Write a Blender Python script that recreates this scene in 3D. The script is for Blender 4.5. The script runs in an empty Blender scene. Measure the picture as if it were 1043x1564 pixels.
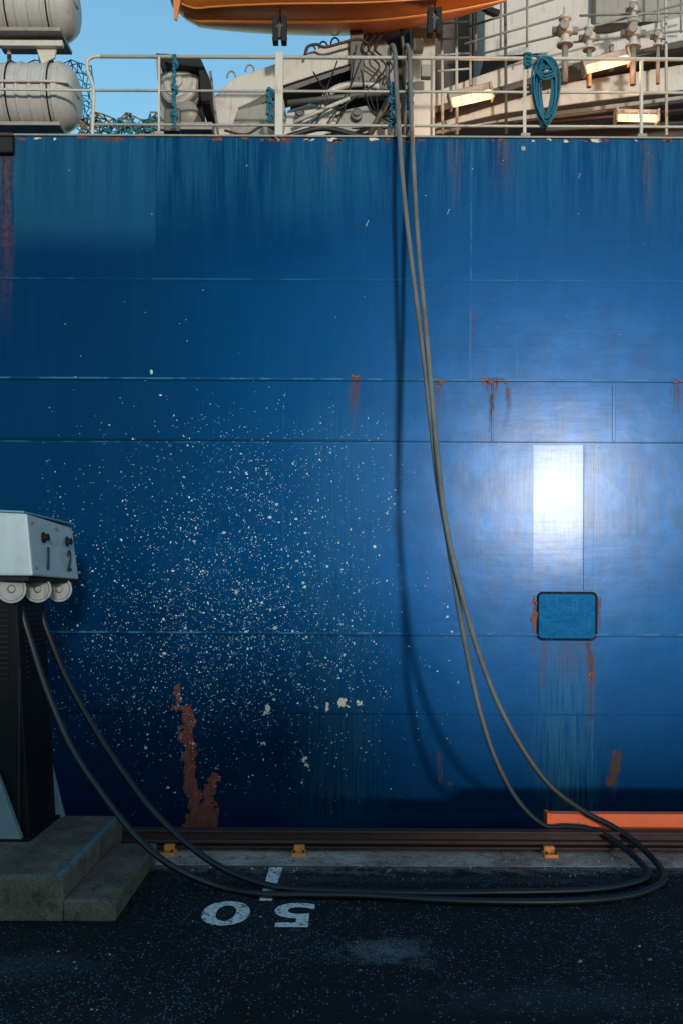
import bpy, bmesh, math, random
from mathutils import Vector, Matrix, noise as mn_
random.seed(7)
F=1520.6; CX=521.5; HY=900.0; CH=3.0     # focal length in photo units, principal column, eye line, eye height
D=15.0                                     # distance quay camera -> ship side
def at(u,v,d): return Vector(((u-CX)*d/F, d, CH+(HY-v)*d/F))
def gnd(u,v,z=0.0):
    d=(CH-z)*F/(v-HY); return Vector(((u-CX)*d/F,d,z))
scene=bpy.context.scene
col=scene.collection
# ------------------------------------------------------------------ materials
class NT:
    def __init__(s,name):
        s.m=bpy.data.materials.new(name); s.m.use_nodes=True; s.t=s.m.node_tree
        s.b=s.t.nodes['Principled BSDF']; s.tc=s.t.nodes.new('ShaderNodeTexCoord')
        sp=s.t.nodes.new('ShaderNodeSeparateXYZ'); s.t.links.new(s.tc.outputs['Object'],sp.inputs[0])
        s.P=s.tc.outputs['Object']; s.x,s.y,s.z=sp.outputs
    def put(s,inp,v):
        if isinstance(v,bpy.types.NodeSocket): s.t.links.new(v,inp)
        elif v is not None:
            if isinstance(v,(tuple,list)) and len(v)==3 and inp.type=='RGBA': v=(*v,1)
            inp.default_value=v
    def M(s,op,a,b=None,c=None,clamp=False):
        n=s.t.nodes.new('ShaderNodeMath'); n.operation=op; n.use_clamp=clamp
        for i,v in enumerate((a,b,c)):
            if v is not None: s.put(n.inputs[i],v)
        return n.outputs[0]
    def mul(s,a,b): return s.M('MULTIPLY',a,b)
    def add(s,a,b): return s.M('ADD',a,b)
    def sub(s,a,b): return s.M('SUBTRACT',a,b)
    def mx(s,a,b): return s.M('MAXIMUM',a,b)
    def mn(s,a,b): return s.M('MINIMUM',a,b)
    def ss(s,x,a,b,lo=0.,hi=1.):
        n=s.t.nodes.new('ShaderNodeMapRange'); n.interpolation_type='SMOOTHSTEP'
        if a>b: a,b,lo,hi=b,a,hi,lo
        s.put(n.inputs[0],x); n.inputs[1].default_value=a; n.inputs[2].default_value=b
        n.inputs[3].default_value=lo; n.inputs[4].default_value=hi
        return n.outputs[0]
    def band(s,x,c,w,soft): return s.ss(s.M('ABSOLUTE',s.sub(x,c)),w+soft,w)
    def rng(s,x,a,b,sa,sb): return s.mul(s.ss(x,a-sa,a),s.ss(x,b+sb,b))
    def vec(s,x,y,z=0.):
        n=s.t.nodes.new('ShaderNodeCombineXYZ')
        for i,v in enumerate((x,y,z)): s.put(n.inputs[i],v)
        return n.outputs[0]
    def noise(s,vec,scale,detail=2,rough=.55,dim='3D'):
        n=s.t.nodes.new('ShaderNodeTexNoise'); n.noise_dimensions=dim; s.put(n.inputs['Vector'],vec); n.inputs['Scale'].default_value=scale
        n.inputs['Detail'].default_value=detail; n.inputs['Roughness'].default_value=rough
        return n.outputs[0]
    def vor(s,vec,scale,dim='2D'):
        n=s.t.nodes.new('ShaderNodeTexVoronoi'); n.voronoi_dimensions=dim; s.put(n.inputs['Vector'],vec); n.inputs['Scale'].default_value=scale
        sp=s.t.nodes.new('ShaderNodeSeparateColor'); s.t.links.new(n.outputs['Color'],sp.inputs[0])
        return n.outputs['Distance'],sp.outputs[0],sp.outputs[1]
    def mix(s,f,a,b):
        n=s.t.nodes.new('ShaderNodeMix'); n.data_type='RGBA'; s.put(n.inputs[0],f); s.put(n.inputs[6],a); s.put(n.inputs[7],b)
        return n.outputs[2]
    def bump(s,h,strength=.5,dist=.01):
        n=s.t.nodes.new('ShaderNodeBump'); s.put(n.inputs['Height'],h); n.inputs['Strength'].default_value=strength
        n.inputs['Distance'].default_value=dist
        return n.outputs[0]
    def out(s,color=None,rough=None,metal=None,normal=None,**k):
        for nm,v in (('Base Color',color),('Roughness',rough),('Metallic',metal),('Normal',normal)):
            if v is not None: s.put(s.b.inputs[nm],v)
        return s.m
def paint(name,c,rough=.45,dirt=(.12,.06,.03),amt=.35,scale=3.,spec=.5):
    s=NT(name); n=s.noise(s.P,scale,4,.65)
    st=s.noise(s.vec(s.mul(s.x,8.),s.mul(s.y,8.),s.mul(s.z,.9)),1.6,3,.6)
    m=s.mul(s.add(s.ss(n,.52,.75),s.ss(st,.55,.75)),amt)
    c2=s.mix(st,tuple(x*.78 for x in c),tuple(min(1,x*1.15) for x in c))
    s.b.inputs['Specular IOR Level'].default_value=spec
    return s.out(s.mix(m,c2,dirt),s.add(rough-.1,s.mul(n,.25)),0.)
white=paint('white_ship_paint',(.48,.44,.40),.4)
white2=paint('aged_white_paint',(.24,.215,.19),.45,amt=.6)
cream=paint('raft_fibreglass',(.42,.40,.385),.35,(.2,.15,.1),.3)
grey=paint('grey_steel',(.08,.08,.08),.5,amt=.5)
dark=paint('dark_steel',(.010,.011,.013),.6,(.03,.02,.015),.3,spec=.2)
brown=paint('shaded_brown_steel',(.055,.036,.027),.6,amt=.5)  # brown with the shadow under the deck gear put into its colour
black=paint('black_rubber',(.010,.010,.011),.55,(.03,.03,.03),.3)
orange=paint('orange_boat_paint',(.52,.16,.022),.35,(.3,.12,.04),.3)
orange2=paint('orange_fender_paint',(.95,.11,.010),.4,(.3,.06,.02),.3)
yellow=paint('orange_bracket_paint',(.80,.24,.04),.5,(.1,.04,.02),.5,8.)
rope_m=paint('teal_rope',(.008,.12,.20),.8,(.01,.05,.08),.4,20.)
net_m=paint('teal_net',(.01,.19,.24),.8,(.01,.07,.09),.4,20.)
netb=paint('tan_net',(.22,.15,.07),.8,(.03,.12,.10),.6,9.)
cab_m=paint('cabinet_paint',(.34,.42,.45),.4,(.15,.13,.11),.3,5.)
foot_m=paint('foot_paint',(.17,.22,.25),.4,(.08,.07,.06),.4,5.)
cabd=paint('cabinet_dark_paint',(.004,.005,.007),.6,(.009,.009,.010),.4,spec=.15)
beam_m=paint('rusty_brown_beam',(.045,.012,.009),.6,(.02,.008,.006),.7,6.)
s=NT('hose_rubber'); n=s.noise(s.P,2.5,3); up=s.mul(s.ss(s.z,.1,2.2),s.ss(s.x,-1.2,.4)); hose_m=s.out(s.mix(s.mul(up,s.ss(n,.2,.7,.6,1.)),(.009,.010,.012),(.135,.135,.135)),.42,0.)  # lower and left runs darker: quay shade put into the hose colour
s=NT('lamp_diffuser'); s.b.inputs['Emission Color'].default_value=(1,.66,.36,1); s.b.inputs['Emission Strength'].default_value=1.8; lampglow=s.out((.06,.04,.02),.4)
s=NT('red_primer'); n=s.noise(s.P,14,4,.7); redm=s.out(s.mix(s.ss(n,.3,.7),(.08,.016,.010),(.24,.044,.022)),.75,0.,s.bump(n,.5,.006))
s=NT('dried_white_paint'); n=s.noise(s.P,2,2); splm=s.out(s.mix(s.ss(n,.35,.7),(.20,.29,.36),(.52,.57,.58)),.6)
s=NT('bare_chip'); n=s.noise(s.P,30,3); chipm=s.out(s.mix(n,(.40,.35,.27),(.60,.56,.48)),.7)
s=NT('hatch_blue_paint'); n=s.noise(s.P,5,4,.6); st=s.noise(s.vec(s.mul(s.x,12.),0.,s.mul(s.z,2.)),1.5,3); hatchm=s.out(s.mix(s.ss(st,.5,.7,0,.5),(.0003,.026,.080),(.010,.075,.15)),.40,0.,s.bump(n,.6,.012))
s.b.inputs['Specular IOR Level'].default_value=.45; s.b.inputs['Specular Tint'].default_value=(.04,.40,1,1)
# ---- hull paint
def hull_mat():
    s=NT('blue_hull_paint')
    u=s.M('MULTIPLY_ADD',s.x,F/D,CX); v=s.M('MULTIPLY_ADD',s.z,-F/D,HY+CH*F/D)
    Q=s.vec(s.mul(u,.01),s.mul(v,.01))
    cloud=s.noise(Q,.35,3,.6,'2D'); med=s.noise(Q,2.2,4,.65,'2D'); fine=s.noise(Q,14,3,.6,'2D')
    streak=s.noise(s.vec(s.mul(u,.05),s.mul(v,.0025)),1.,3,.65,'2D')
    streakf=s.noise(s.vec(s.mul(u,.35),s.mul(v,.012)),1.,3,.65,'2D')
    c=s.mix(s.ss(cloud,.3,.7),(.0001,.0135,.045),(.0002,.021,.067))
    c=s.mix(s.mul(s.ss(streak,.5,.75),.22),c,(.0005,.038,.092))
    c=s.mix(s.mul(s.ss(streakf,.56,.78),.20),c,(.0,.010,.030))
    c=s.mix(s.ss(u,700,40,0.,.50),c,(.0002,.0080,.020))  # light falloff towards the left painted into the hull colour
    c=s.mix(s.ss(v,930,1230,0.,.45),c,(.0002,.0060,.016))  # shade along the bottom of the hull painted into the colour
    up=s.mul(s.ss(v,380,225),s.ss(s.add(streak,s.mul(streakf,.2)),.42,.74)); c=s.mix(s.mul(up,.48),c,(.012,.080,.125))  # streaky fade near the deck; pale sky reflection painted into the colour
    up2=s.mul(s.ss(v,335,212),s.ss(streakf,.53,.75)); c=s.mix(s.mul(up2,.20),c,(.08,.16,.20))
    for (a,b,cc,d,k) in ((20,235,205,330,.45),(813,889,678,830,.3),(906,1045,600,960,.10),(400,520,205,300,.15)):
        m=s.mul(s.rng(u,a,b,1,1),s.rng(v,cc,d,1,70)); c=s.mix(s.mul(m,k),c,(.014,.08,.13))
    for (uc,w,v0,v1,k) in ((520,80,660,1250,.40),(865,60,985,1230,.85),(735,40,640,980,.30)):
        m=s.mul(s.mul(s.band(s.add(u,s.mul(med,20.)),uc+10,w*.2,w),s.rng(v,v0,v1,60,60)),s.ss(streakf,.3,.65)); c=s.mix(s.mul(m,k),c,(.015,.052,.058))
    rust=None; rr=[(540,574,11,75,.65),(748,576,17,34,.8),(748,600,5,85,.8),(772,590,7,65,.65),(670,580,8,45,.65),(500,214,10,50,.55),(1030,575,10,70,.6),
        (816,915,5,75,.9),(902,980,9,135,.85),(830,978,8,80,.5),(868,980,28,60,.45),(938,1145,9,80,.45),(672,1150,6,50,.3),
        (690,215,16,110,.30),(765,215,18,80,.34),(985,215,11,115,.40),(8,215,13,260,.6),(720,470,3,110,.5),(914,910,4,70,.8)]
    uj=s.add(u,s.mul(s.sub(med,.5),14.))
    for (uc,v0,w,L,k) in rr:
        m=s.mul(s.band(uj,uc,w*.2,w),s.mul(s.ss(v,v0-4,v0+3,0,k),s.ss(v,v0+L*1.3,v0+L*.1)))
        rust=m if rust is None else s.mx(rust,m)
    rust=s.mul(rust,s.ss(s.add(streakf,s.mul(fine,.4)),.50,.80))
    rustc=s.mix(fine,(.06,.022,.009),(.20,.075,.022)); c=s.mix(s.mul(rust,.9),c,rustc)
    edge=s.mul(s.ss(v,226,209),s.ss(med,.56,.70)); c=s.mix(s.mul(edge,.6),c,rustc)
    hl=None; dl=None
    chip=s.ss(med,.44,.6,.15,.9)
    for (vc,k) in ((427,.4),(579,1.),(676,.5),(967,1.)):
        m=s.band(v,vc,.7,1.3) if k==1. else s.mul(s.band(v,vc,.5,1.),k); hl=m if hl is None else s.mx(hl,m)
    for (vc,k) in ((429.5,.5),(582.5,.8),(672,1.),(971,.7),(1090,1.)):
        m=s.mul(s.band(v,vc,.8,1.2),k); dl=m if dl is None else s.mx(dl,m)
    vl=None
    uf=s.add(u,s.mul(s.sub(fine,.5),2.5))
    for (uc,v0,v1,k) in ((716,215,578,.55),(787,215,580,.25),(750,580,675,.9),(935,585,675,.9),(889,680,900,.4),(906,680,900,.6),(432,585,960,.2),(905,980,1250,.35)):
        m=s.mul(s.band(uf,uc,.6,1.1),s.rng(v,v0,v1,2,2)); m=s.mul(m,k); vl=m if vl is None else s.mx(vl,m)
    c=s.mix(s.mul(s.mul(s.mx(hl,vl),chip),.6),c,(.05,.19,.30)); c=s.mix(s.mul(dl,.85),c,(.0002,.003,.007))  # seam lines: edge light and shade of the ledges painted in, broken by chips
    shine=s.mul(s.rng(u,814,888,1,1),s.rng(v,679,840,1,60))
    solid=s.mx(rust,edge); paintk=s.sub(1.,solid)
    rough=s.add(.355,s.mul(s.sub(s.add(med,streakf),1.),.16)); rough=s.mx(rough,s.mul(solid,.75))
    h=s.add(s.mul(cloud,1.2),s.mul(s.noise(Q,1.3,3,.6,'2D'),.13)); h=s.add(h,s.mul(s.noise(s.vec(s.mul(u,.012),s.mul(v,.11)),1.,2,.5,'2D'),.035)); h=s.add(h,s.mul(med,.08)); h=s.add(h,s.mul(fine,.006))
    nrm=s.bump(h,.6,.010)
    s.out(c,rough,0.,nrm)
    s.put(s.b.inputs['Specular IOR Level'],s.mul(paintk,.50)); s.b.inputs['Specular Tint'].default_value=(.004,.29,.95,1)
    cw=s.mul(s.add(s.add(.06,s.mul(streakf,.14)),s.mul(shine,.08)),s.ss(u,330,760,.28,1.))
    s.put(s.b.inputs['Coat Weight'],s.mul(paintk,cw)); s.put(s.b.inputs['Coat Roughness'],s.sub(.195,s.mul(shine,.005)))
    s.put(s.b.inputs['Coat Normal'],nrm)
    return s.m
hullm=hull_mat()
# ---- asphalt, concrete
def asphalt():
    s=NT('asphalt'); n=s.noise(s.P,.5,3,.6,'2D'); m=s.noise(s.P,5,4,.65,'2D'); f=s.noise(s.P,60,2,.6,'2D')
    c=s.mix(m,(.0025,.004,.005),(.009,.011,.013)); c=s.mix(s.mul(s.ss(n,.5,.75),.4),c,(.018,.020,.022)); c=s.mix(s.mul(s.ss(f,.5,.8),.6),c,(.030,.034,.037))
    d,a,b=s.vor(s.P,34.); sp=s.mul(s.M('LESS_THAN',d,s.mul(b,.38)),s.M('LESS_THAN',a,s.mul(s.ss(n,.3,.65,.16,.65),s.ss(m,.35,.6,.4,1.)))); c=s.mix(s.mul(sp,.85),c,(.10,.17,.21))
    def patch(cx,cy,rx,ry,k,cc,c):
        e=s.M('SQRT',s.add(s.M('POWER',s.mul(s.sub(s.x,cx),1/rx),2.),s.M('POWER',s.mul(s.sub(s.y,cy),1/ry),2.)))
        e=s.add(e,s.mul(s.sub(m,.5),2.6)); return s.mix(s.mul(s.mul(s.ss(e,1.15,.3),k),s.ss(s.add(f,s.mul(m,.6)),.62,.95,.1,1.)),c,cc)
    c=patch(.38,8.25,.42,.36,.9,(.17,.185,.19),c); c=patch(-2.6,7.9,.8,.35,.4,(.08,.11,.125),c); c=patch(1.6,7.3,1.3,.3,.35,(.07,.085,.095),c); c=patch(.6,10.3,3.5,.12,.5,(.07,.07,.07),c)
    c=s.mix(s.ss(s.add(s.y,s.mul(s.sub(m,.5),.9)),10.45,10.8,0,.75),c,(.17,.135,.115))
    cr=s.M('ABSOLUTE',s.sub(s.noise(s.P,.7,4,.6,'2D'),.5)); c=s.mix(s.mul(s.ss(cr,.005,.001),.6),c,(.002,.002,.003))
    s.b.inputs['Specular IOR Level'].default_value=.22
    return s.out(c,s.add(.55,s.mul(m,.3)),0.,s.bump(s.add(s.mul(f,.8),m),.8,.014))
def concrete(name,c1,c2,rust=0.):
    s=NT(name); n=s.noise(s.P,2.2,4,.65); f=s.noise(s.P,38,3,.7); k=s.noise(s.P,9,4,.75)
    c=s.mix(s.ss(n,.3,.7),c1,c2); c=s.mix(s.mul(s.ss(f,.42,.34),.6),c,tuple(x*.4 for x in c1)); c=s.mix(s.ss(k,.52,.64,0,.65),c,tuple(x*.35 for x in c1))
    c=s.mix(s.mul(s.ss(f,.55,.7),.35),c,tuple(min(1,x*1.7) for x in c2))
    if rust: c=s.mix(s.mul(s.ss(s.noise(s.P,1.3,4,.7),.5,.62),rust),c,(.12,.05,.025))
    return s.out(c,.85,0.,s.bump(s.add(f,s.mul(n,1.5)),.8,.02))
asph=asphalt(); conc=concrete('step_concrete',(.080,.058,.040),(.165,.125,.09)); coping=concrete('coping_concrete',(.30,.20,.16),(.52,.39,.33),.5)
concd=concrete('quay_wall_concrete',(.06,.055,.05),(.12,.11,.10))
def worn(name,c,thr=.42):
    s=NT(name); n=s.noise(s.P,24,4,.75); l=s.noise(s.P,3,2)
    m=s.ss(s.add(n,s.mul(l,.25)),thr,thr+.06); return s.out(s.mix(m,(.03,.032,.035),c),.65,0.)
roadpaint=worn('worn_white_road_paint',(.80,.76,.71),.53); nosing_m=worn('worn_nosing_paint',(.09,.16,.19),.50); numpaint=paint('black_number_paint',(.02,.02,.025),.5)
s=NT('harbour_water'); n=s.noise(s.P,1.2,3,.6); water_m=s.out((.004,.018,.024),.08,0.,s.bump(n,.5,.08))
# ------------------------------------------------------------------ builders
def link(ob,mat=None,par=None):
    if ob.name not in col.objects: col.objects.link(ob)
    if mat and hasattr(ob.data,'materials'): ob.data.materials.append(mat)
    if par: ob.parent=par
    return ob
def group(name):
    e=bpy.data.objects.new(name,None); col.objects.link(e); e.empty_display_size=.2; return e
def mesh(name,vs,fs,mat,par=None,smooth=False,bev=0.,seg=2,recalc=True):
    me=bpy.data.meshes.new(name); me.from_pydata([tuple(v) for v in vs],[],fs); me.update()
    ob=bpy.data.objects.new(name,me); link(ob,mat,par)
    if recalc:
        bm=bmesh.new(); bm.from_mesh(me); bmesh.ops.recalc_face_normals(bm,faces=bm.faces); bm.to_mesh(me); bm.free()
    if smooth: me.polygons.foreach_set('use_smooth',[True]*len(me.polygons))
    if bev:
        b=ob.modifiers.new('bevel','BEVEL'); b.width=bev; b.segments=seg; b.limit_method='ANGLE'
    return ob
def box(name,c,sz,mat,par=None,bev=.008,rot=None):
    c=Vector(c); h=Vector(sz)/2; vs=[]
    R=rot.to_matrix() if rot is not None else Matrix.Identity(3)
    for i in (-1,1):
        for j in (-1,1):
            for k in (-1,1): vs.append(c+R@Vector((i*h.x,j*h.y,k*h.z)))
    return mesh(name,vs,[(0,1,3,2),(4,6,7,5),(0,4,5,1),(2,3,7,6),(0,2,6,4),(1,5,7,3)],mat,par,bev=bev)
def prism(name,pts,d,th,mat,par=None,bev=.01):
    """outline given in the plane y=d, thickness going inboard"""
    a=[at(p[0],p[1],d) for p in pts]; b=[Vector((q.x,q.y+th,q.z)) for q in a]; n=len(a)
    fs=[tuple(range(n)),tuple(range(2*n-1,n-1,-1))]+[(i,(i+1)%n,n+(i+1)%n,n+i) for i in range(n)]
    return mesh(name,a+b,fs,mat,par,bev=bev)
def cyl(name,p,q,r,mat,par=None,r2=None,n=20,bev=0.):
    p=Vector(p);q=Vector(q); ax=(q-p).normalized(); up=Vector((0,0,1)) if abs(ax.z)<.9 else Vector((1,0,0))
    a=ax.cross(up).normalized(); b=ax.cross(a); r2=r if r2 is None else r2
    vs=[p+(a*math.cos(t)+b*math.sin(t))*r for t in [2*math.pi*i/n for i in range(n)]]+[q+(a*math.cos(t)+b*math.sin(t))*r2 for t in [2*math.pi*i/n for i in range(n)]]
    fs=[(i,(i+1)%n,n+(i+1)%n,n+i) for i in range(n)]+[tuple(range(n)),tuple(range(2*n-1,n-1,-1))]
    o=mesh(name,vs,fs,mat,par,bev=bev)
    for f in o.data.polygons:
        if len(f.vertices)==4: f.use_smooth=True
    return o
def lathe(name,p,axis,prof,mat,par=None,n=28):
    """prof: (distance along axis, radius)"""
    p=Vector(p); ax=Vector(axis).normalized(); up=Vector((0,0,1)) if abs(ax.z)<.9 else Vector((1,0,0)); a=ax.cross(up).normalized(); b=ax.cross(a)
    vs=[];fs=[]
    for (t,r) in prof:
        for i in range(n):
            w=2*math.pi*i/n; vs.append(p+ax*t+(a*math.cos(w)+b*math.sin(w))*r)
    for k in range(len(prof)-1):
        for i in range(n): fs.append((k*n+i,k*n+(i+1)%n,(k+1)*n+(i+1)%n,(k+1)*n+i))
    fs+= [tuple(range(n)),tuple(range((len(prof)-1)*n,len(prof)*n))]
    o=mesh(name,vs,fs,mat,par,smooth=True); e=o.modifiers.new('es','EDGE_SPLIT'); e.split_angle=math.radians(40); return o
def cr(pts,k=8):
    P=[Vector(p) for p in pts]; P=[P[0]*2-P[1]]+P+[P[-1]*2-P[-2]]; o=[]
    for i in range(1,len(P)-2):
        for j in range(k):
            t=j/k; a,b,c,d=P[i-1:i+3]
            o.append(.5*((2*b)+(c-a)*t+(2*a-5*b+4*c-d)*t*t+(3*b-a-3*c+d)*t**3))
    o.append(P[-2]); return o
def tube(name,pts,r,mat,par=None,k=8,smooth=True,cyc=False):
    q=cr(pts,k) if smooth else [Vector(p) for p in pts]
    cu=bpy.data.curves.new(name,'CURVE'); cu.dimensions='3D'; sp=cu.splines.new('POLY'); sp.points.add(len(q)-1)
    for i,p in enumerate(q): sp.points[i].co=(*p,1)
    sp.use_cyclic_u=cyc; cu.bevel_depth=r; cu.bevel_resolution=4; cu.use_fill_caps=True
    return link(bpy.data.objects.new(name,cu),mat,par)
def multitube(name,lines,r,mat,par=None):
    cu=bpy.data.curves.new(name,'CURVE'); cu.dimensions='3D'; cu.bevel_depth=r; cu.bevel_resolution=1
    for q in lines:
        sp=cu.splines.new('POLY'); sp.points.add(len(q)-1)
        for i,p in enumerate(q): sp.points[i].co=(*p,1)
    return link(bpy.data.objects.new(name,cu),mat,par)
def text(name,body,size,mat,M,par=None,off=0.,ext=.0015):
    cu=bpy.data.curves.new(name,'FONT'); cu.body=body; cu.size=size; cu.extrude=ext; cu.offset=off; cu.align_x='CENTER'; cu.align_y='CENTER'
    o=bpy.data.objects.new(name,cu); link(o,mat,par); o.matrix_world=M; return o
# ------------------------------------------------------------------ setting
QE=11.55
mesh('asphalt_ground',[(-600,-900,0),(600,-900,0),(600,10.80,0),(-600,10.80,0)],[(0,1,2,3)],asph)
q=group('quay')
box('coping',(0,(10.80+QE)/2,-.046),(1200,QE-10.80,.10),coping,q,.01)
box('quay_wall',(0,11.3,-2.1),(1200,.44,4.0),concd,q,0)
mesh('harbour_water',[(-3000,11,-2.4),(3000,11,-2.4),(3000,4000,-2.4),(-3000,4000,-2.4)],[(0,1,2,3)],water_m)
# loose grit swept against the coping
vs=[];fs=[]
for _ in range(1100):
    x=random.uniform(-2.4,4.6); y=min(11.25,max(7.,random.gauss(10.85,.22))) if random.random()<.75 else random.uniform(7,11.2)
    z0=.004 if y>10.8 else 0.; r=min(.022,random.lognormvariate(-5.0,.5)); b=len(vs)
    for i in range(5):
        a=i*1.2566+random.random(); vs.append((x+r*math.cos(a),y+r*math.sin(a),z0))
    vs.append((x+random.uniform(-r,r)*.3,y,z0+r*random.uniform(.6,1.2)))
    fs+=[(b+i,b+(i+1)%5,b+5) for i in range(5)]
s=NT('grit'); n=s.noise(s.P,6,2); mesh('gravel',vs,fs,s.out(s.mix(s.ss(n,.4,.6),(.05,.04,.035),(.30,.26,.23)),.9))
# unseen warehouses added behind the viewer to cast shade on quay and hull
whm=paint('shade_warehouse_cladding',(.07,.08,.09),.6); roofm=paint('shade_warehouse_roof',(.05,.05,.055),.6)
for (xa,xb,H,rg) in ((-140,10.5,6.5,.9),(11,120,4.5,.15)):
    wh=group('shade_warehouse')
    box('walls',((xa+xb)/2,-40,H/2),(xb-xa,18,H),whm,wh,.02)
    mesh('roof',[(xa-.1,-49.5,H),(xb+.1,-49.5,H),(xb+.1,-30.6,H),(xa-.1,-30.6,H),(xa,-40,H+rg),(xb,-40,H+rg)],[(0,1,5,4),(3,4,5,2),(0,4,3),(1,2,5),(0,3,2,1)],roofm,wh)
    x=xa+8
    while x<xb-4: box('door_%d'%int(x+200),(x,-30.97,1.6),(4,.06,3.2),grey,wh,.01); x+=11
# ------------------------------------------------------------------ ship
ship=group('cargo_ship')
ZT=CH+(HY-210)*D/F
plan=[(-48,D),(38,D),(52,D+2.5),(62,D+8),(52,D+13.5),(38,D+16),(-48,D+16),(-50,D+8)]
n=len(plan); vs=[(x,y,-3) for x,y in plan]+[(x,y,ZT) for x,y in plan]
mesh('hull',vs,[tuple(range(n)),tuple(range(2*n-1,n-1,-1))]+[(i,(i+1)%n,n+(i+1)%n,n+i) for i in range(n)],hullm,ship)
def hz(v): return CH+(HY-v)*D/F
def hx(u): return (u-CX)*D/F
box('gunwale_bar',(0,D+.05,ZT+.012),(76,.16,.03),white2,ship,.008)
for v,h in ((580,.035),(968.5,.035),(674,.018)):
    box('plate_lap_%d'%v,(0,D-.004,hz(v)),(76,.02,h),hullm,ship,.006)
box('weld_strip',(hx(897.5),D-.003,(hz(678)+hz(900))/2),(.15,.014,hz(678)-hz(900)),hullm,ship,.004)
box('weld_strip_short',(hx(750),D-.002,(hz(583)+hz(672))/2),(.03,.012,hz(583)-hz(672)),hullm,ship,.004)
box('weld_strip_short_b',(hx(935.5),D-.002,(hz(587)+hz(672))/2),(.05,.012,hz(587)-hz(672)),hullm,ship,.004)
def rrect(u0,v0,u1,v1,r,k=6):
    o=[]
    for (cx,cy,a0) in ((u1-r,v0+r,-90),(u1-r,v1-r,0),(u0+r,v1-r,90),(u0+r,v0+r,180)):
        for i in range(k+1):
            a=math.radians(a0+90*i/k); o.append((cx+r*math.cos(a),cy+r*math.sin(a)))
    return o
prism('hatch_gasket',rrect(819,902,912,977,9),D-.006,.02,paint('hatch_gasket_rubber',(.006,.006,.006),.8,(.10,.035,.01),.9,9.,.2),ship,0)
prism('side_hatch',rrect(821.5,904.5,909.5,974.5,7),D-.040,.05,hatchm,ship,.014)
# paint spatter thrown against the plating (one mesh of thin irregular flecks)
vs=[];fs=[]
def fleck(u,v,r):
    k=7 if r>1.1 else 5; a0=random.random()*6.3; b=len(vs); el=random.uniform(.75,1.3)
    for i in range(k):
        a=a0+2*math.pi*i/k; rr_=r*random.uniform(.7,1.2); vs.append((hx(u+rr_*math.cos(a)*el),D-.0035,hz(v+rr_*math.sin(a)/el)))
    fs.append(tuple(range(b+k-1,b-1,-1)))
cnt=0
while cnt<7500:
    w=random.random()
    if w<.55: u,v=random.gauss(370,115),random.gauss(930,125)
    elif w<.72: u,v=random.gauss(250,105),random.gauss(1020,85)
    elif w<.79: u,v=random.gauss(400,125),random.gauss(725,55)
    else: u,v=random.uniform(60,700),random.triangular(590,1262,970)
    if v<580 or v>1264 or u<50: continue
    dens=mn_.noise(Vector((u*.018,v*.018,0)))*.4+mn_.noise(Vector((u*.05,v*.05,3)))*.3+.6
    if random.random()>dens: continue
    if (u<200 and v>1150) or (600<u and random.random()<.6): continue
    r=min(3.2,random.lognormvariate(-.74,.46))*(1.0 if v<950 else 1.08); fleck(u,v,r); cnt+=1
for _ in range(34): fleck(random.gauss(420,130),random.gauss(900,140),random.uniform(1.7,3.0))
for _ in range(45): fleck(random.uniform(20,1020),random.uniform(230,900),random.uniform(.5,.9))
for (u,v,du,dv) in ((680,326,3,-8),(460,1145,12,25),(556,345,4,-9),(880,270,2,-7)):
    for k in range(10): fleck(u+du*k/10,v+dv*k/10,random.uniform(.5,1.1))
mesh('paint_spatter',vs,fs,splm,ship,recalc=False)
def blotch(name,ells,mat,step,y,f1,amp):
    us=[e[0]-e[2]*1.6 for e in ells]+[e[0]+e[2]*1.6 for e in ells]; vvs=[e[1]-e[3]*1.6 for e in ells]+[e[1]+e[3]*1.6 for e in ells]
    V=[];Fc=[]; u=min(us)
    while u<max(us):
        v=min(vvs)
        while v<max(vvs):
            p=Vector((u*f1,v*f1,1)); w1=(mn_.noise(p)+.5*mn_.noise(p*2.3)+.3*mn_.noise(p*5))*amp; w2=(mn_.noise(p+Vector((9,3,0)))+.5*mn_.noise(p*2.7))*amp
            if min(((u+w1-a)/ra)**2+((v+w2-b)/rb)**2 for a,b,ra,rb in ells)<1:
                k=len(V); 
                for (a,b) in ((0,0),(0,1),(1,1),(1,0)): V.append((hx(u+a*step),y,hz(v+b*step)))
                Fc.append((k,k+1,k+2,k+3))
            v+=step
        u+=step
    return mesh(name,V,Fc,mat,ship,recalc=False)
blotch('bare_primer_patch',[(272,1062,5,14),(279,1082,14,3.5),(289,1100,9,16),(286,1122,12,18),(291,1150,11,24),(292,1190,10,26),(299,1225,10,30),(304,1255,20,20),(328,1192,8,12),(321,1215,10,18),(318,1240,18,15),(320,1258,18,15)],redm,.55,D-.0018,.09,6)
blotch('bare_primer_spots',[(938,1175,5,20),(944,1160,3,14),(933,1190,5,9),(947,1150,2.5,8),(672,1165,2,7),(674,1185,2.5,5),(688,1195,2,4)],paint('old_rust',(.05,.017,.010),.8),.6,D-.0018,.12,6)
blotch('seam_rust',[(748,579,15,2.2),(770,580,6,1.8),(540,577,6,3),(671,581,5,3),(1030,580,7,2.5),(816,940,2.5,24),(816,915,2.5,8),(902,1030,2,10)],paint('bright_rust',(.22,.065,.02),.8,(.08,.025,.01),.6,12.),.6,D-.0152,.12,7)
blotch('chipped_paint',[(523,1072,7,7),(501,1079,4,7),(550,1074,4,3),(533,1079,3,1.5),(411,1082,5,4),(408,1089,3,2),(403,1136,2.5,2.5),(466,1160,2.5,3),(470,1168,2,3),(497,1052,2.5,1.5)],chipm,.5,D-.005,.15,4)
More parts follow.
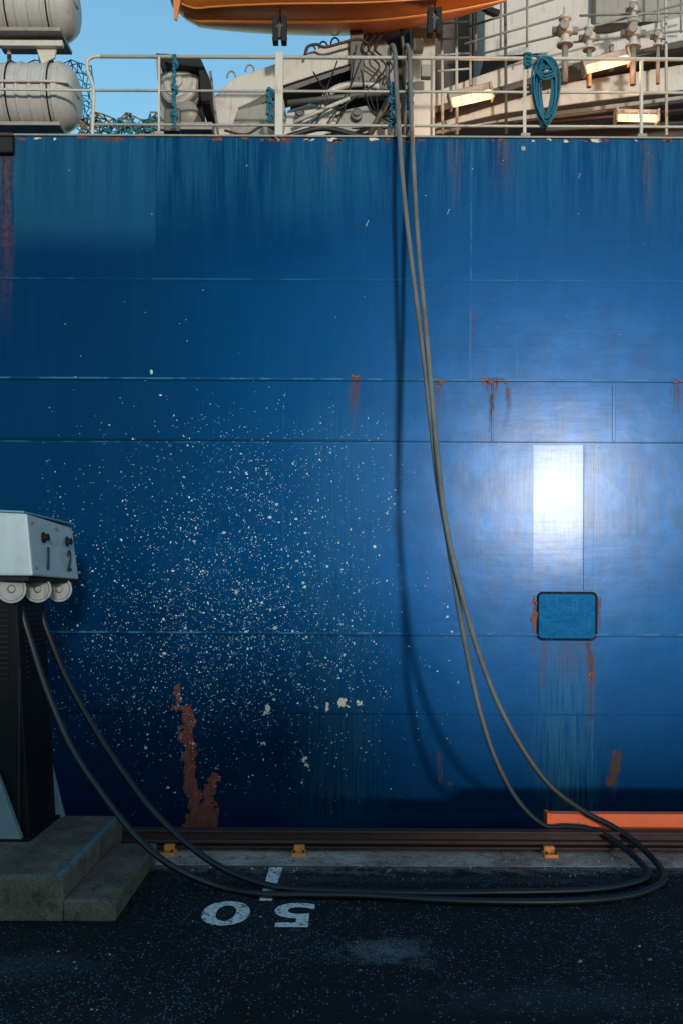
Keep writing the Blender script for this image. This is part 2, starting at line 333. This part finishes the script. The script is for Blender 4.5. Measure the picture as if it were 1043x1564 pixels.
eg=[(random.uniform(0,1040),212+random.uniform(-1,3),random.uniform(2,9),random.uniform(.8,2.6)) for _ in range(34)]+[(514,215,8,3),(430,213,8,3),(905,212,9,4),(122,210,12,2),(1015,211,7,3)]
for k,e in enumerate(eg): blotch('edge_chip_%d'%k,[e],chipm if k%3==0 else redm,.6,D-.0042,.15,3)
box('fairlead',(hx(2),D-.05,hz(226)),(.36,.14,.28),dark,ship,.03)
box('fairlead_lip',(hx(2),D-.13,hz(214)),(.40,.05,.05),beam_m,ship,.015)
cyl('scupper',(hx(795),D-.02,hz(226)),(hx(795),D+.03,hz(226)),.035,white2,ship)
# deck house / casing behind the crane
casing=group('deck_house')
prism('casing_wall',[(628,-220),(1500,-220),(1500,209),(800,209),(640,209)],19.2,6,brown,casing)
prism('casing_shade_panel',[(760,150),(1500,130),(1500,230),(760,230)],18.6,.5,paint('brown_shade_paint',(.05,.028,.02),.6,amt=.6),casing)  # dark brown sheet painted as the shadow below the girder
prism('upper_overhang',[(735,-200),(1500,-200),(1500,30),(905,66),(880,75),(735,86)],17.6,1.5,white,casing)
prism('upper_overhang_step',[(905,-200),(1500,-200),(1500,10),(905,34)],17.3,.3,white2,casing)
prism('overhang_window_band',[(720,8),(728,2),(760,14),(757,22)],17.5,.08,dark,casing)
prism('sloping_girder',[(632,176),(730,140),(900,118),(1060,92),(1500,60),(1500,98),(1060,132),(905,152),(760,172),(640,200)],17.2,.35,white,casing,.02)
prism('girder_flange',[(632,204),(800,174),(1060,140),(1500,106),(1500,112),(1060,146),(800,181),(632,209)],17.0,.6,white2,casing,.01)
prism('diagonal_boom',[(640,146),(870,62),(1060,16),(1500,-64),(1500,-34),(1060,54),(880,94),(650,165)],16.9,.25,white,casing,.02)
prism('boom_lower_lip',[(650,166),(880,95),(1060,55),(1060,64),(880,104),(650,175)],16.8,.45,brown,casing,.005)
for i,(u,v) in enumerate(((720,152),(800,128),(930,100),(1000,84))): prism('boom_rib_%d'%i,[(u-3,v-34),(u+3,v-35),(u+3,v+4),(u-3,v+5)],16.85,.06,white2,casing,.004)
for i,(a,b) in enumerate((((830,186),(1060,164)),((830,197),(1060,184)),((700,196),(1060,150)))): cyl('pipe_run_%d'%i,at(*a,16.8),at(*b,16.8),.03,(beam_m,grey,brown)[i],casing)
for i,u in enumerate((668,690,765,1010)): cyl('stay_%d'%i,at(u,-120,16.6),at(u+4,205,16.6),.025,(white,white,grey,white)[i],casing)
for i,v in enumerate((-10,12,36,60,84,108)): cyl('ladder_rung_%d'%i,at(664,v,16.58),at(712,v-4,16.58),.016,white,casing)
cyl('ladder_side',at(712,-100,16.58),at(714,130,16.58),.022,white,casing)
ur=group('walkway_railing')
for i,(a,b) in enumerate((((705,42),(850,-6)),((705,66),(860,22)),((735,80),(1060,-2)),((860,64),(1060,42)),((880,22),(1060,16)))): cyl('rail_%d'%i,at(*a,16.3),at(*b,16.3),.018,white2,ur)
for i,u in enumerate((722,760,800,1000,1035)): cyl('stanchion_%d'%i,at(u,-20,16.3),at(u,78-(u-722)*.1,16.3),.018,white2,ur)
for (u,v,sc) in ((858,40,1.),(895,52,.8),(962,44,.95),(1000,52,.6),(962,10,.6)):
    g=group('vent_valve'); p=at(u,v+28*sc,16.0); 
    lathe('body',p,(0,0,1),[(0,.13*sc),(.03,.13*sc),(.04,.07*sc),(.16*sc,.07*sc),(.18*sc,.12*sc),(.30*sc,.13*sc),(.34*sc,.08*sc),(.40*sc,.06*sc),(.42*sc,.10*sc),(.46*sc,.10*sc),(.5*sc,.03*sc),(.62*sc,.025*sc)],white,g)
    cyl('side_flange',p+Vector((-.2*sc,0,.24*sc)),p+Vector((.2*sc,0,.24*sc)),.06*sc,white2,g)
    lathe('hand_wheel',p+Vector((-.05,-.16*sc,.24*sc)),(0,-1,0),[(0,.07*sc),(.02,.08*sc),(.04,.07*sc)],white2,g)
    cyl('stem',p-Vector((0,0,.6)),p,.05*sc,white2,g)
# ------------------------------------------------------------------ crane / hose handling gear
cr_=group('deck_crane')
prism('grey_column',[(530,20),(550,20),(551,128),(531,128)],15.9,.4,grey,cr_)
prism('column_head',[(528,0),(560,-8),(620,-8),(622,30),(590,40),(556,46),(530,30)],16.1,.4,white2,cr_)
prism('column_web',[(551,44),(578,48),(600,90),(604,140),(551,140)],16.2,.3,white2,cr_)
prism('white_column',[(622,-60),(660,-60),(660,212),(628,212)],16.4,.5,white,cr_)
prism('left_arm',[(322,150),(352,120),(415,98),(524,60),(533,66),(533,96),(430,130),(370,162),(345,212),(322,212)],16.1,.35,white,cr_,.02)
prism('arm_stiffener',[(360,165),(425,136),(530,100),(532,106),(430,143),(368,172)],16.0,.5,grey,cr_,.005)
for i,(u,v) in enumerate(((350,120),(378,110),(472,80),(490,74),(508,68))): 
    c=at(u,v,16.25); tube('lifting_lug_%d'%i,[c+Vector((.07*math.cos(t),0,.11*math.sin(t))) for t in [math.pi*j/8 for j in range(9)]],.014,white2,cr_,k=2)
prism('lower_frame',[(345,212),(360,168),(430,150),(440,212)],15.9,.3,white2,cr_,.02)
prism('saddle',[(428,212),(436,168),(470,158),(500,162),(520,172),(545,186),(590,178),(610,190),(606,212),(575,212),(560,205),(520,200),(495,204),(480,212)],15.8,.3,white,cr_,.02)
arc=[at(545+58*math.cos(t),166-38*math.sin(t),15.75) for t in [math.pi*j/12 for j in range(13)]]
tube('white_arc',arc,.055,white,cr_,k=3)
prism('void_shade',[(440,130),(610,120),(625,212),(440,212)],16.7,.3,dark,cr_)  # dark slabs put in for the shade inside the gear
prism('void_shade_upper',[(552,48),(625,40),(625,125),(552,135)],16.9,.3,brown,cr_)
prism('link_plate',[(520,168),(560,160),(575,186),(520,208),(505,196)],15.65,.08,white2,cr_)
lathe('pivot_pin',at(541,176,15.6),(0,-1,0),[(0,.09),(.05,.09),(.06,.05),(.1,.05)],grey,cr_)
lathe('pivot_pin_b',at(583,192,15.6),(0,-1,0),[(0,.06),(.05,.06),(.06,.03),(.1,.03)],white2,cr_)
lathe('pivot_pin_c',at(455,176,15.7),(0,-1,0),[(0,.08),(.05,.08),(.06,.05),(.1,.05)],grey,cr_)
cyl('hydraulic_ram',at(436,158,15.6),at(590,140,15.7),.045,grey,cr_); cyl('hydraulic_rod',at(445,188,15.6),at(530,150,15.6),.03,white,cr_)
cyl('strut',at(560,206,15.6),at(598,135,15.6),.045,grey,cr_)
for i in range(9):
    a=(random.uniform(440,600),random.uniform(60,140)); b=(random.uniform(440,640),random.uniform(175,208)); m=((a[0]+b[0])/2+random.uniform(-25,25),(a[1]+b[1])/2+random.uniform(-10,30))
    tube('hydraulic_hose_%d'%i,[at(*a,15.72),at(*m,15.6),at(*b,15.68)],.012,black,cr_)
for i,off in enumerate((0,10,20)): tube('column_hose_%d'%i,[at(560+off,50,15.95),at(548+off,75,15.85),at(575+off,100,15.85),at(560+off,128,15.9),at(590+off,150,15.8)],.016,black,cr_)
tube('feed_pipe',[at(462,84,15.9),at(466,72,15.9),at(480,68,15.9),at(495,72,15.9),at(540,60,15.9),at(560,68,15.9)],.022,beam_m,cr_)
tube('deck_hose',[at(430,212,15.5),at(450,205,15.5),at(490,196,15.5),at(530,204,15.5),at(560,212,15.5)],.045,black,cr_)
tube('deck_hose_b',[at(340,200,15.5),at(372,206,15.5),at(400,192,15.5),at(420,200,15.5)],.02,beam_m,cr_)
for (u,v) in ((640,30),(634,70),(646,110),(607,20),(585,30)): box('junction_box_%d'%u,at(u,v,16.0),(.16,.14,.2),(white2),cr_,.02)
tube('cable_run',[at(606,-10,16.1),at(610,60,16.05),at(618,120,16.05),at(612,210,16.0)],.03,grey,cr_)
w=group('mooring_winch')
prism('cheek_plate',[(234,88),(248,82),(300,92),(312,208),(246,210)],16.0,.15,white2,w,.01)
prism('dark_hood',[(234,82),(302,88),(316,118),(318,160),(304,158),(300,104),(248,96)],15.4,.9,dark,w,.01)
ax=Vector((-.25,-1,-.05)); p=at(279,138,15.9)
lathe('motor',p,ax,[(0,.33),(.08,.33),(.09,.29),(.22,.29),(.24,.25),(.28,.22),(.29,.10),(.33,.09),(.34,.0)],white,w)
for k in range(5): cyl('cooling_fin_%d'%k,p+ax.normalized()*(.10+.026*k),p+ax.normalized()*(.108+.026*k),.325,white2,w)
lathe('gearbox',at(287,182,15.9),(-.2,-1,0),[(0,.2),(.2,.2),(.24,.15),(.26,.1)],white2,w)
box('brake_unit',at(262,190,15.7),(.25,.3,.36),grey,w,.02)
box('base_frame',at(282,206,15.9),(.9,.6,.12),white2,w,.01)
cyl('brake_lever',at(318,110,15.7),at(330,205,15.7),.02,white2,w)
# life rafts
for (vc,uend,rr_) in ((152,117,50),(14,114,50)):
    g=group('life_raft_canister'); d=15.75; r=rr_*d/F; p=at(uend,vc,d); L=1.75
    prof=[(0,.0),(.0,r*.55),(.03,r*.72),(.09,r*.84),(.16,r*.93),(.20,r*.95),(.22,r),(.30,r),(.32,r*.95)]
    for k in range(6): t=.40+k*.2; prof+=[(t,r*.95),(t+.02,r*.99),(t+.05,r*.99),(t+.07,r*.95)]
    prof+=[(L-.2,r*.95),(L-.12,r*.85),(L-.02,r*.6),(L,0)]
    lathe('shell',p,(-1,0,0),prof,cream,g,40)
    tube('seam_flange',[p+Vector((.012,0,0)),p+Vector((-.05,-r*.8,0)),p+Vector((-.2,-r*1.0,0)),p+Vector((-1.5,-r*1.0,0))],.022,cream,g)
    for k,t in enumerate((.36,1.0,1.4)):
        tube('strap_%d'%k,[p+Vector((-t,-r*1.01*math.cos(a),r*1.01*math.sin(a))) for a in [math.pi*2*j/24 for j in range(24)]],.012,dark,g,k=2,cyc=True)
rk=group('life_raft_rack')
box('cross_beam',at(20,70,15.6),(1.5,.1,.09),white,rk,.01); box('cross_beam_back',at(20,68,16.2),(1.6,.1,.09),white2,rk,.01)
for u in (58,74,10): cyl('upright_%d'%u,at(u,60,15.95),at(u+4,212,15.95),.035,white,rk)
for v in (62,203): box('saddle_%d'%v,at(45,v+3,15.75),(1.1,.7,.06),white2,rk,.01)
prism('gusset',[(50,70),(84,70),(80,90),(60,100)],15.65,.05,white,rk)
def net(name,u0,v0,u1,v1,d,nu,nv,mat,r=.008,jit=3.):
    P=[[at(u0+(u1-u0)*i/nu+random.gauss(0,jit),v0+(v1-v0)*j/nv+random.gauss(0,jit)+6*math.sin(i*.9),d+random.uniform(0,.35)) for j in range(nv+1)] for i in range(nu+1)]
    L=[P[i] for i in range(nu+1)]+[[P[i][j] for i in range(nu+1)] for j in range(nv+1)]+[[P[i][j],P[i+1][j+1]] for i in range(nu) for j in range(nv) if (i+j)%2]
    return multitube(name,L,r,mat)
net('cargo_net',18,98,138,205,16.6,16,12,net_m,.009,2.5)
net('fishing_net',120,182,250,212,15.7,22,7,netb,.012,3.5)
net('fishing_net',150,186,240,212,15.5,14,5,net_m,.010,3.)
# ------------------------------------------------------------------ ship railing
rl=group('ship_railing'); dr=D+.12
def rt(a,b,r,nm): cyl(nm,at(*a,dr),at(*b,dr),r,white,rl,n=14)
for i,v in enumerate((87,138,190)):
    rt((150 if i==0 else 140,v+(1 if i==0 else 2)),(1500,v+1),(.028,.02,.02)[i],'rail_%d'%i)
tube('rail_end',[at(150,88,dr),at(138,89,dr),at(130,96,dr),at(131,112,dr),at(138,130,dr),at(140,150,dr),at(138,212,dr)],.026,white,rl)
tube('rail_left',[at(-200,138,dr),at(140,140,dr)],.018,white,rl,smooth=False)
for i,u in enumerate((240,797,975,1180,1400)):
    w_=.045 if u>700 else .03
    box('stanchion_%d'%i,at(u,149,dr),(w_,.05,1.24),white,rl,.006)
    box('foot_%d'%i,at(u+1,206,dr),(.14,.10,.05),white2,rl,.006)
box('gate_post',at(423,146,dr),(.12,.12,1.26),white,rl,.008)
for u in (600,655): cyl('thin_post_%d'%u,at(u,87,dr),at(u,210,dr),.018,white2,rl)
def lashing(u,v0,v1,w=5):
    g=group('blue_rope_lashing'); L=[]
    k=int((v1-v0)/5)
    for s_ in range(3):
        L.append(cr([at(u+random.uniform(-w,w)*.8,v0+(v1-v0)*j/k,dr-.05-random.uniform(0,.04)) for j in range(k+1)],4))
    o=multitube('strands',L,.012,rope_m,g); o.data.bevel_resolution=3
    for j in range(3):
        c=at(u,v0+(v1-v0)*(.15+.35*j),dr-.05); tube('knot_%d'%j,[c+Vector((.05*math.cos(a*2.1)+.01,.045*math.sin(a*1.7),.05*math.sin(a))) for a in [i*.7 for i in range(12)]],.014,rope_m,g,k=4)
lashing(263,84,198,4); lashing(408,134,186,4); lashing(595,125,195,7); lashing(621,125,165,5); lashing(800,82,100,4)
g=group('coiled_rope')
L=[]
for j in range(15):
    cu_=828+random.uniform(-4,4); cv=136+random.uniform(-4,6); a0=random.uniform(9,20); b0=random.uniform(38,52); dd=dr-.05-random.uniform(0,.12)
    L.append(cr([at(cu_+a0*math.cos(t)*(1+.25*math.sin(t)),cv-b0*math.sin(t),dd+.02*math.sin(3*t)) for t in [2*math.pi*i/12 for i in range(13)]],5))
o=multitube('coils',L,.013,rope_m,g); o.data.bevel_resolution=3
for k in range(3): tube('hitch_%d'%k,[at(808+k*6,98+k,dr-.15),at(820+k*3,88,dr-.2),at(835,92+3*k,dr-.2),at(842,104+k*4,dr-.15),at(826,110+k*5,dr-.22),at(812,104,dr-.15)],.014,rope_m,g)
tube('tail',[at(828,90,dr-.1),at(812,84,dr-.03),at(800,88,dr-.03),at(806,100,dr-.03)],.014,rope_m,g)
# lamps
def lamp(u0,v0,u1,v1,h,d):
    g=group('deck_lamp'); a=at(u0,v0,d); b=at(u1,v1,d); c=(a+b)/2; ang=math.atan2(b.z-a.z,b.x-a.x); L=(b-a).length; H=h*d/F
    R=Matrix(((math.cos(ang),0,-math.sin(ang)),(0,1,0),(math.sin(ang),0,math.cos(ang)))).to_euler()
    up=Vector((-math.sin(ang),0,math.cos(ang)))
    box('housing',c+up*H*.35+Vector((0,.06,0)),(L,.16,H*.6),white2,g,.02,R)
    box('diffuser',c-up*H*.25+Vector((0,-.035,0)),(L*.94,.07,H*.66),lampglow,g,.03,R)
    for k in (-1,1): box('end_cap_%d'%(k+1),c+Vector((math.cos(ang),0,math.sin(ang)))*k*L*.49+Vector((0,.02,0)),(.03,.2,H*1.15),white2,g,.006,R)
    for k in (-.25,0,.25): box('guard_wire_%d'%int(k*4+5),c+Vector((math.cos(ang),0,math.sin(ang)))*k*L-up*H*.25+Vector((0,-.08,0)),(.012,.012,H*.8),white2,g,.002,R)
    l=bpy.data.lights.new('lamp_light','POINT'); l.energy=40; l.color=(1,.45,.15); l.shadow_soft_size=.12; lo=bpy.data.objects.new('lamp_light',l); link(lo,None,g); lo.location=c-up*H*.9+Vector((0,-.12,0))
lamp(682,153,747,138,22,15.7); lamp(886,102,956,84,20,15.7); lamp(936,175,1001,176,17,15.7)
# ------------------------------------------------------------------ orange lifeboat hanging above the rail
lb=group('lifeboat'); d0=15.6; x0=(258-CX)*d0/F; x1=(768-CX)*d0/F
vs=[];fs=[]; nx=26; ny=14
for i in range(nx+1):
    t=i/nx; X=x0+(x1-x0)*t; half=.95*(max(0,math.sin(math.pi*min(1,(t*.93+.05))))**.45); kz=at(0,33,d0).z+.9*max(0,t-.45)**2*1.3+.7*max(0,.06-t)*6
    for j in range(ny+1):
        a=math.pi*j/ny; y=d0-half*math.cos(a)*1.0; z=kz+.75*(1-math.sin(a)**.6)
        vs.append((X,y,z))
for i in range(nx):
    for j in range(ny): fs.append((i*(ny+1)+j,i*(ny+1)+j+1,(i+1)*(ny+1)+j+1,(i+1)*(ny+1)+j))
mesh('boat_hull',vs,fs,orange,lb,smooth=True)
vv=[vs[i*(ny+1)] for i in range(nx+1)]; tube('gunwale',[Vector(v) for v in vv],.04,orange,lb,k=2)
kp=[vs[i*(ny+1)+ny//2] for i in range(nx+1)]; tube('keel',[Vector(v) for v in kp[1:]],.03,orange,lb,k=2)
for k in (3,5): tube('strake_%d'%k,[Vector(vs[i*(ny+1)+k])-Vector((0,.01,.01)) for i in range(1,nx)],.015,orange,lb,k=2)
mesh('canopy',[(v[0],v[1],v[2]+0.01) for v in vv]+[(v[0],2*d0-v[1],v[2]+.01) for v in vv]+[(v[0],d0,v[2]+.6) for v in vv],[(i,i+1,2*(nx+1)+i+1,2*(nx+1)+i) for i in range(nx)]+[(nx+1+i,nx+2+i,2*(nx+1)+i+1,2*(nx+1)+i) for i in range(nx)],orange,lb)
prism('rudder',[(260,-20),(276,-20),(270,12),(266,32),(262,30)],15.3,.04,orange,lb,.004)
for (u,v0,v1) in ((424,28,67),(659,14,54)):
    g=group('davit_block')
    for k in (-7,6): box('cheek_%d'%k,at(u+k,(v0+v1)/2,15.3),(.085,.16,(v1-v0)*15.3/F),dark,g,.01)
    cyl('sheave',at(u,(v0+v1)/2,15.25),at(u,(v0+v1)/2,15.42),.09,grey,g); cyl('wire',at(u,v0-90,15.36),at(u,v0+6,15.36),.015,dark,g)
    cyl('pin',at(u-12,v1-8,15.3),at(u+11,v1-8,15.3),.02,dark,g)
# ------------------------------------------------------------------ fuel hoses
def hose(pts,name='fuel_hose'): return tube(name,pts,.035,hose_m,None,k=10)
def gl(u,v,z=.036): return gnd(u,v,z)
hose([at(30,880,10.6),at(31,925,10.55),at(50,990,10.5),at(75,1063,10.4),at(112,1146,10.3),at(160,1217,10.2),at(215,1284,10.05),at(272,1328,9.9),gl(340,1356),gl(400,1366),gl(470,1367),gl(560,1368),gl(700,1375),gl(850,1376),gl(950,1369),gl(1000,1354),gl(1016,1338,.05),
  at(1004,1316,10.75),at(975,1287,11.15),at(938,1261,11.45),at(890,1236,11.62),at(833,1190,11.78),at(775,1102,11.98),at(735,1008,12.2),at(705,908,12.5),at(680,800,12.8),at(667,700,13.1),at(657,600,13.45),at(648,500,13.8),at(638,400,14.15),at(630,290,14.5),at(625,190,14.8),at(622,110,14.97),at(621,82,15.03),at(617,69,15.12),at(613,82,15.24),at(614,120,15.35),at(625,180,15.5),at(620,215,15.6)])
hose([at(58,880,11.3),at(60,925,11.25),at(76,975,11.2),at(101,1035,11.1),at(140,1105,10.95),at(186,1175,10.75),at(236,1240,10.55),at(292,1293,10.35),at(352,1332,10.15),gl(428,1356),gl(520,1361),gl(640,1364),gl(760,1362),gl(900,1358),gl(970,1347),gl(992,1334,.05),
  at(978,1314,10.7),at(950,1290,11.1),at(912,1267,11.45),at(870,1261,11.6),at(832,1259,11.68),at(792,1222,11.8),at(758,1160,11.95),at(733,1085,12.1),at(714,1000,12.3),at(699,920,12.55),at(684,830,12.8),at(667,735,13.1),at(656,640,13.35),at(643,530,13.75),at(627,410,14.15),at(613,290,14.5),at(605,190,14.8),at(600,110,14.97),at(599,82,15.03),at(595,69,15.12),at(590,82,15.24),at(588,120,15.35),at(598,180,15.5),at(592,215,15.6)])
# ------------------------------------------------------------------ quay edge
eb=group('steel_quay_rail')
box('top_flange',(0,11.42,.232),(200,.16,.028),beam_m,eb,.008); box('web',(0,11.45,.14),(200,.03,.16),beam_m,eb,.003); box('bottom_flange',(0,11.42,.055),(200,.16,.03),beam_m,eb,.008)
tube('lower_pipe',[(-100,11.34,.12),(100,11.34,.12)],.028,beam_m,eb,smooth=False)
for i,u in enumerate((-140,260,459,841,1240)):
    g=group('rail_bracket'); p=gnd(u,1306,0)
    box('plate',p+Vector((0,.0,.02)),(.16,.2,.04),yellow,g,.006); box('clip',p+Vector((0,.06,.065)),(.12,.08,.07),yellow,g,.01)
    for k in (-.05,.05): cyl('bolt_%d'%(k*100+5),p+Vector((k,-.06,.04)),p+Vector((k,-.06,.07)),.014,beam_m,g,n=6)
of=group('orange_quay_fender'); xL=(835-CX)*11.8/F
box('beam',((xL+9)/2,11.78,.27),(9-xL,.16,.21),orange2,of,.02); box('end_plate',(xL+.01,11.78,.265),(.05,.2,.24),orange2,of,.01)
box('white_trim',((xL+9)/2,11.69,.135),(9-xL,.02,.03),white,of,.003)
for x in (3.2,5.0,7.0,8.6): box('hanger_%d'%int(x*10),(x,11.64,.0),(.08,.20,.30),beam_m,of,.005)
# painted marks
tk=[gnd(399,1376,.004),gnd(418,1376,.004),gnd(434,1325,.004),gnd(414,1325,.004)]
mesh('painted_bollard_mark',tk,[(0,1,2,3)],roadpaint)
def mark(ch,u0,u1,v0,v1):
    a=gnd(u0,(v0+v1)/2,.004); b=gnd(u1,(v0+v1)/2,.004); y0=gnd(0,v1).y; y1=gnd(0,v0).y
    cu=bpy.data.curves.new('t','FONT'); cu.body=ch; cu.size=1; cu.offset=.022; o=bpy.data.objects.new('t',cu); col.objects.link(o)
    bpy.context.view_layer.update(); me=bpy.data.meshes.new_from_object(o); bpy.data.objects.remove(o)
    xs=[v.co.x for v in me.vertices]; ys=[v.co.y for v in me.vertices]
    for v in me.vertices:
        tx=(v.co.x-min(xs))/(max(xs)-min(xs)); ty=(v.co.y-min(ys))/(max(ys)-min(ys)); v.co=(b.x+(a.x-b.x)*tx,y1+(y0-y1)*ty,.004)
    o=bpy.data.objects.new('painted_number',me); link(o,roadpaint); return o
mark('0',311,384,1378,1415); mark('5',421,482,1380,1417)
# ------------------------------------------------------------------ concrete steps
st=group('concrete_steps')
box('platform',((-2.48-6)/2,(8.94+11.38)/2,.2),(3.52,11.38-8.94,.4),conc,st,.02)
box('lower_step',(-2.245,(8.94+10.95)/2,.1),(.47,10.95-8.94,.2),conc,st,.02)
box('nosing_side',(-2.53,(8.97+11.34)/2,.4025),(.06,2.36,.008),nosing_m,st,0)
box('nosing_front',(-4.2,8.985,.4025),(3.2,.05,.008),nosing_m,st,0)
# ------------------------------------------------------------------ bunkering hose station
sg=group('bunker_hose_station')
def hexa(name,b,t,mat,bev=.012):
    return mesh(name,b+t,[(0,1,2,3),(7,6,5,4),(0,4,5,1),(1,5,6,2),(2,6,7,3),(3,7,4,0)],mat,sg,bev=bev)
hexa('cabinet',[(-4.3,9.98,3.12),(-3.09,9.98,3.12),(-3.14,11.92,3.10),(-4.3,11.92,3.10)],[(-4.3,10.0,3.80),(-3.16,10.0,3.745),(-3.22,11.9,3.72),(-4.3,11.9,3.78)],cab_m,.02)
box('cabinet_lid',(-3.76,10.95,3.785),(1.14,1.9,.02),paint('lid_blue_paint',(.10,.24,.34),.35),sg,.006,Matrix.Rotation(math.radians(2.4),3,'Y').to_euler())
for k,(yy,ch) in enumerate(((10.55,'1'),(11.45,'2'))):
    M=Matrix.Translation((-3.105 if k==0 else -3.125,yy,3.30))@Matrix.Rotation(math.radians(90),4,'Z')@Matrix.Rotation(math.radians(90),4,'X')
    text('number_'+ch,ch,.34,numpaint,M,sg,off=.004,ext=.006)
    lathe('knob_'+ch,(-3.15,yy-.05,3.53),(1,0,.05),[(0,.055),(.02,.06),(.03,.035),(.05,.035),(.06,.045),(.07,.03)],dark,sg,18)
for (yy,zz) in ((10.12,3.2),(10.12,3.66),(11.8,3.18),(11.8,3.62),(11.0,3.66)): lathe('bolt',(-3.17+(3.73-zz)*.10,yy,zz),(1,0,.08),[(0,.016),(.02,.016),(.028,.01)],grey,sg,8)
rollm=paint('roller_nylon',(.26,.27,.27),.45,(.1,.09,.08),.5,9.)
for k,(u,d,) in enumerate(((14,10.2),(54,10.75),(87,11.5))):
    c=at(u,902,d); r=.145
    lathe('roller_%d'%k,c+Vector((0,.05,0)),(.45,-1,0),[(0,r*.7),(.0,r),(.02,r),(.04,r*.78),(.07,r*.78),(.09,r),(.11,r),(.11,r*.85),(.085,r*.8),(.085,r*.3),(.13,.03)],rollm,sg,30)
box('underside_tray',(-3.7,10.95,3.09),(1.1,1.85,.05),dark,sg,.01)
hexa('column',[(-4.25,10.35,.4),(-3.22,10.35,.4),(-3.22,11.3,.4),(-4.25,11.3,.4)],[(-4.15,10.35,3.08),(-3.38,10.35,3.08),(-3.38,11.3,3.08),(-4.15,11.3,3.08)],cabd,.02)
for k in range(14):
    z=2.05+k*.055; box('louver_%d'%k,(-3.72,10.335,z),(.55,.03,.018),dark,sg,.002); 
    box('side_louver_%d'%k,(-3.375+(3.08-z)*.06+.006,10.82,z),(.02,.6,.018),dark,sg,.002)
box('door_panel',(-3.66,10.335,1.2),(.62,.03,1.2),cabd,sg,.008); box('door_trim',(-3.33,10.33,1.3),(.03,.04,1.7),dark,sg,.004)
box('side_panel',(-3.275,10.82,1.15),(.02,.7,1.1),cabd,sg,.008,Matrix.Rotation(math.radians(-3.5),3,'Y').to_euler())
hexa('foot_front',[(-3.72,10.18,.4),(-3.25,10.18,.4),(-3.25,10.27,.4),(-3.72,10.27,.4)],[(-3.66,10.18,1.15),(-3.53,10.18,1.15),(-3.53,10.27,1.15),(-3.66,10.27,1.15)],foot_m,.006)
hexa('foot_back',[(-3.30,11.28,.4),(-3.13,11.28,.4),(-3.13,11.36,.4),(-3.30,11.36,.4)],[(-3.34,11.28,1.0),(-3.28,11.28,1.0),(-3.28,11.36,1.0),(-3.34,11.36,1.0)],foot_m,.006)
box('base_plate',(-3.72,10.8,.415),(1.1,1.25,.03),cabd,sg,.005)
# ------------------------------------------------------------------ light, sky, camera
w=bpy.data.worlds.new('World'); scene.world=w; w.use_nodes=True; nt=w.node_tree
sky=nt.nodes.new('ShaderNodeTexSky'); sky.sky_type='NISHITA'; sky.sun_disc=False
tx,tz=.215,.1
sky.sun_elevation=math.atan(tz/math.hypot(1,tx)); sky.sun_rotation=math.pi-math.atan(tx)
sky.dust_density=.3; sky.air_density=1.0; sky.ozone_density=2.
tint=nt.nodes.new('ShaderNodeMix'); tint.data_type='RGBA'; tint.blend_type='MULTIPLY'; tint.inputs[0].default_value=1; tint.inputs[7].default_value=(1.8,2.25,2.2,1)
nt.links.new(sky.outputs[0],tint.inputs[6]); nt.links.new(tint.outputs[2],nt.nodes['Background'].inputs[0]); nt.nodes['Background'].inputs[1].default_value=.15
sl=bpy.data.lights.new('sun','SUN'); sl.energy=2.4; sl.angle=math.radians(3.5); sl.color=(1,.94,.87)
so=bpy.data.objects.new('sun',sl); col.objects.link(so); so.rotation_euler=Vector((-tx,1,-tz)).to_track_quat('-Z','Y').to_euler()
cd=bpy.data.cameras.new('camera'); cam=bpy.data.objects.new('camera',cd); col.objects.link(cam); scene.camera=cam
cam.location=(0,0,CH)
cam.rotation_euler=(Matrix.Rotation(math.radians(90),3,'X')@Matrix.Rotation(math.radians(.28),3,'Z')).to_euler()
cd.lens=35; cd.sensor_width=36; cd.shift_y=118/1564; cd.clip_end=6000
scene.view_settings.view_transform='Standard'; scene.view_settings.look='None'; scene.view_settings.exposure=0
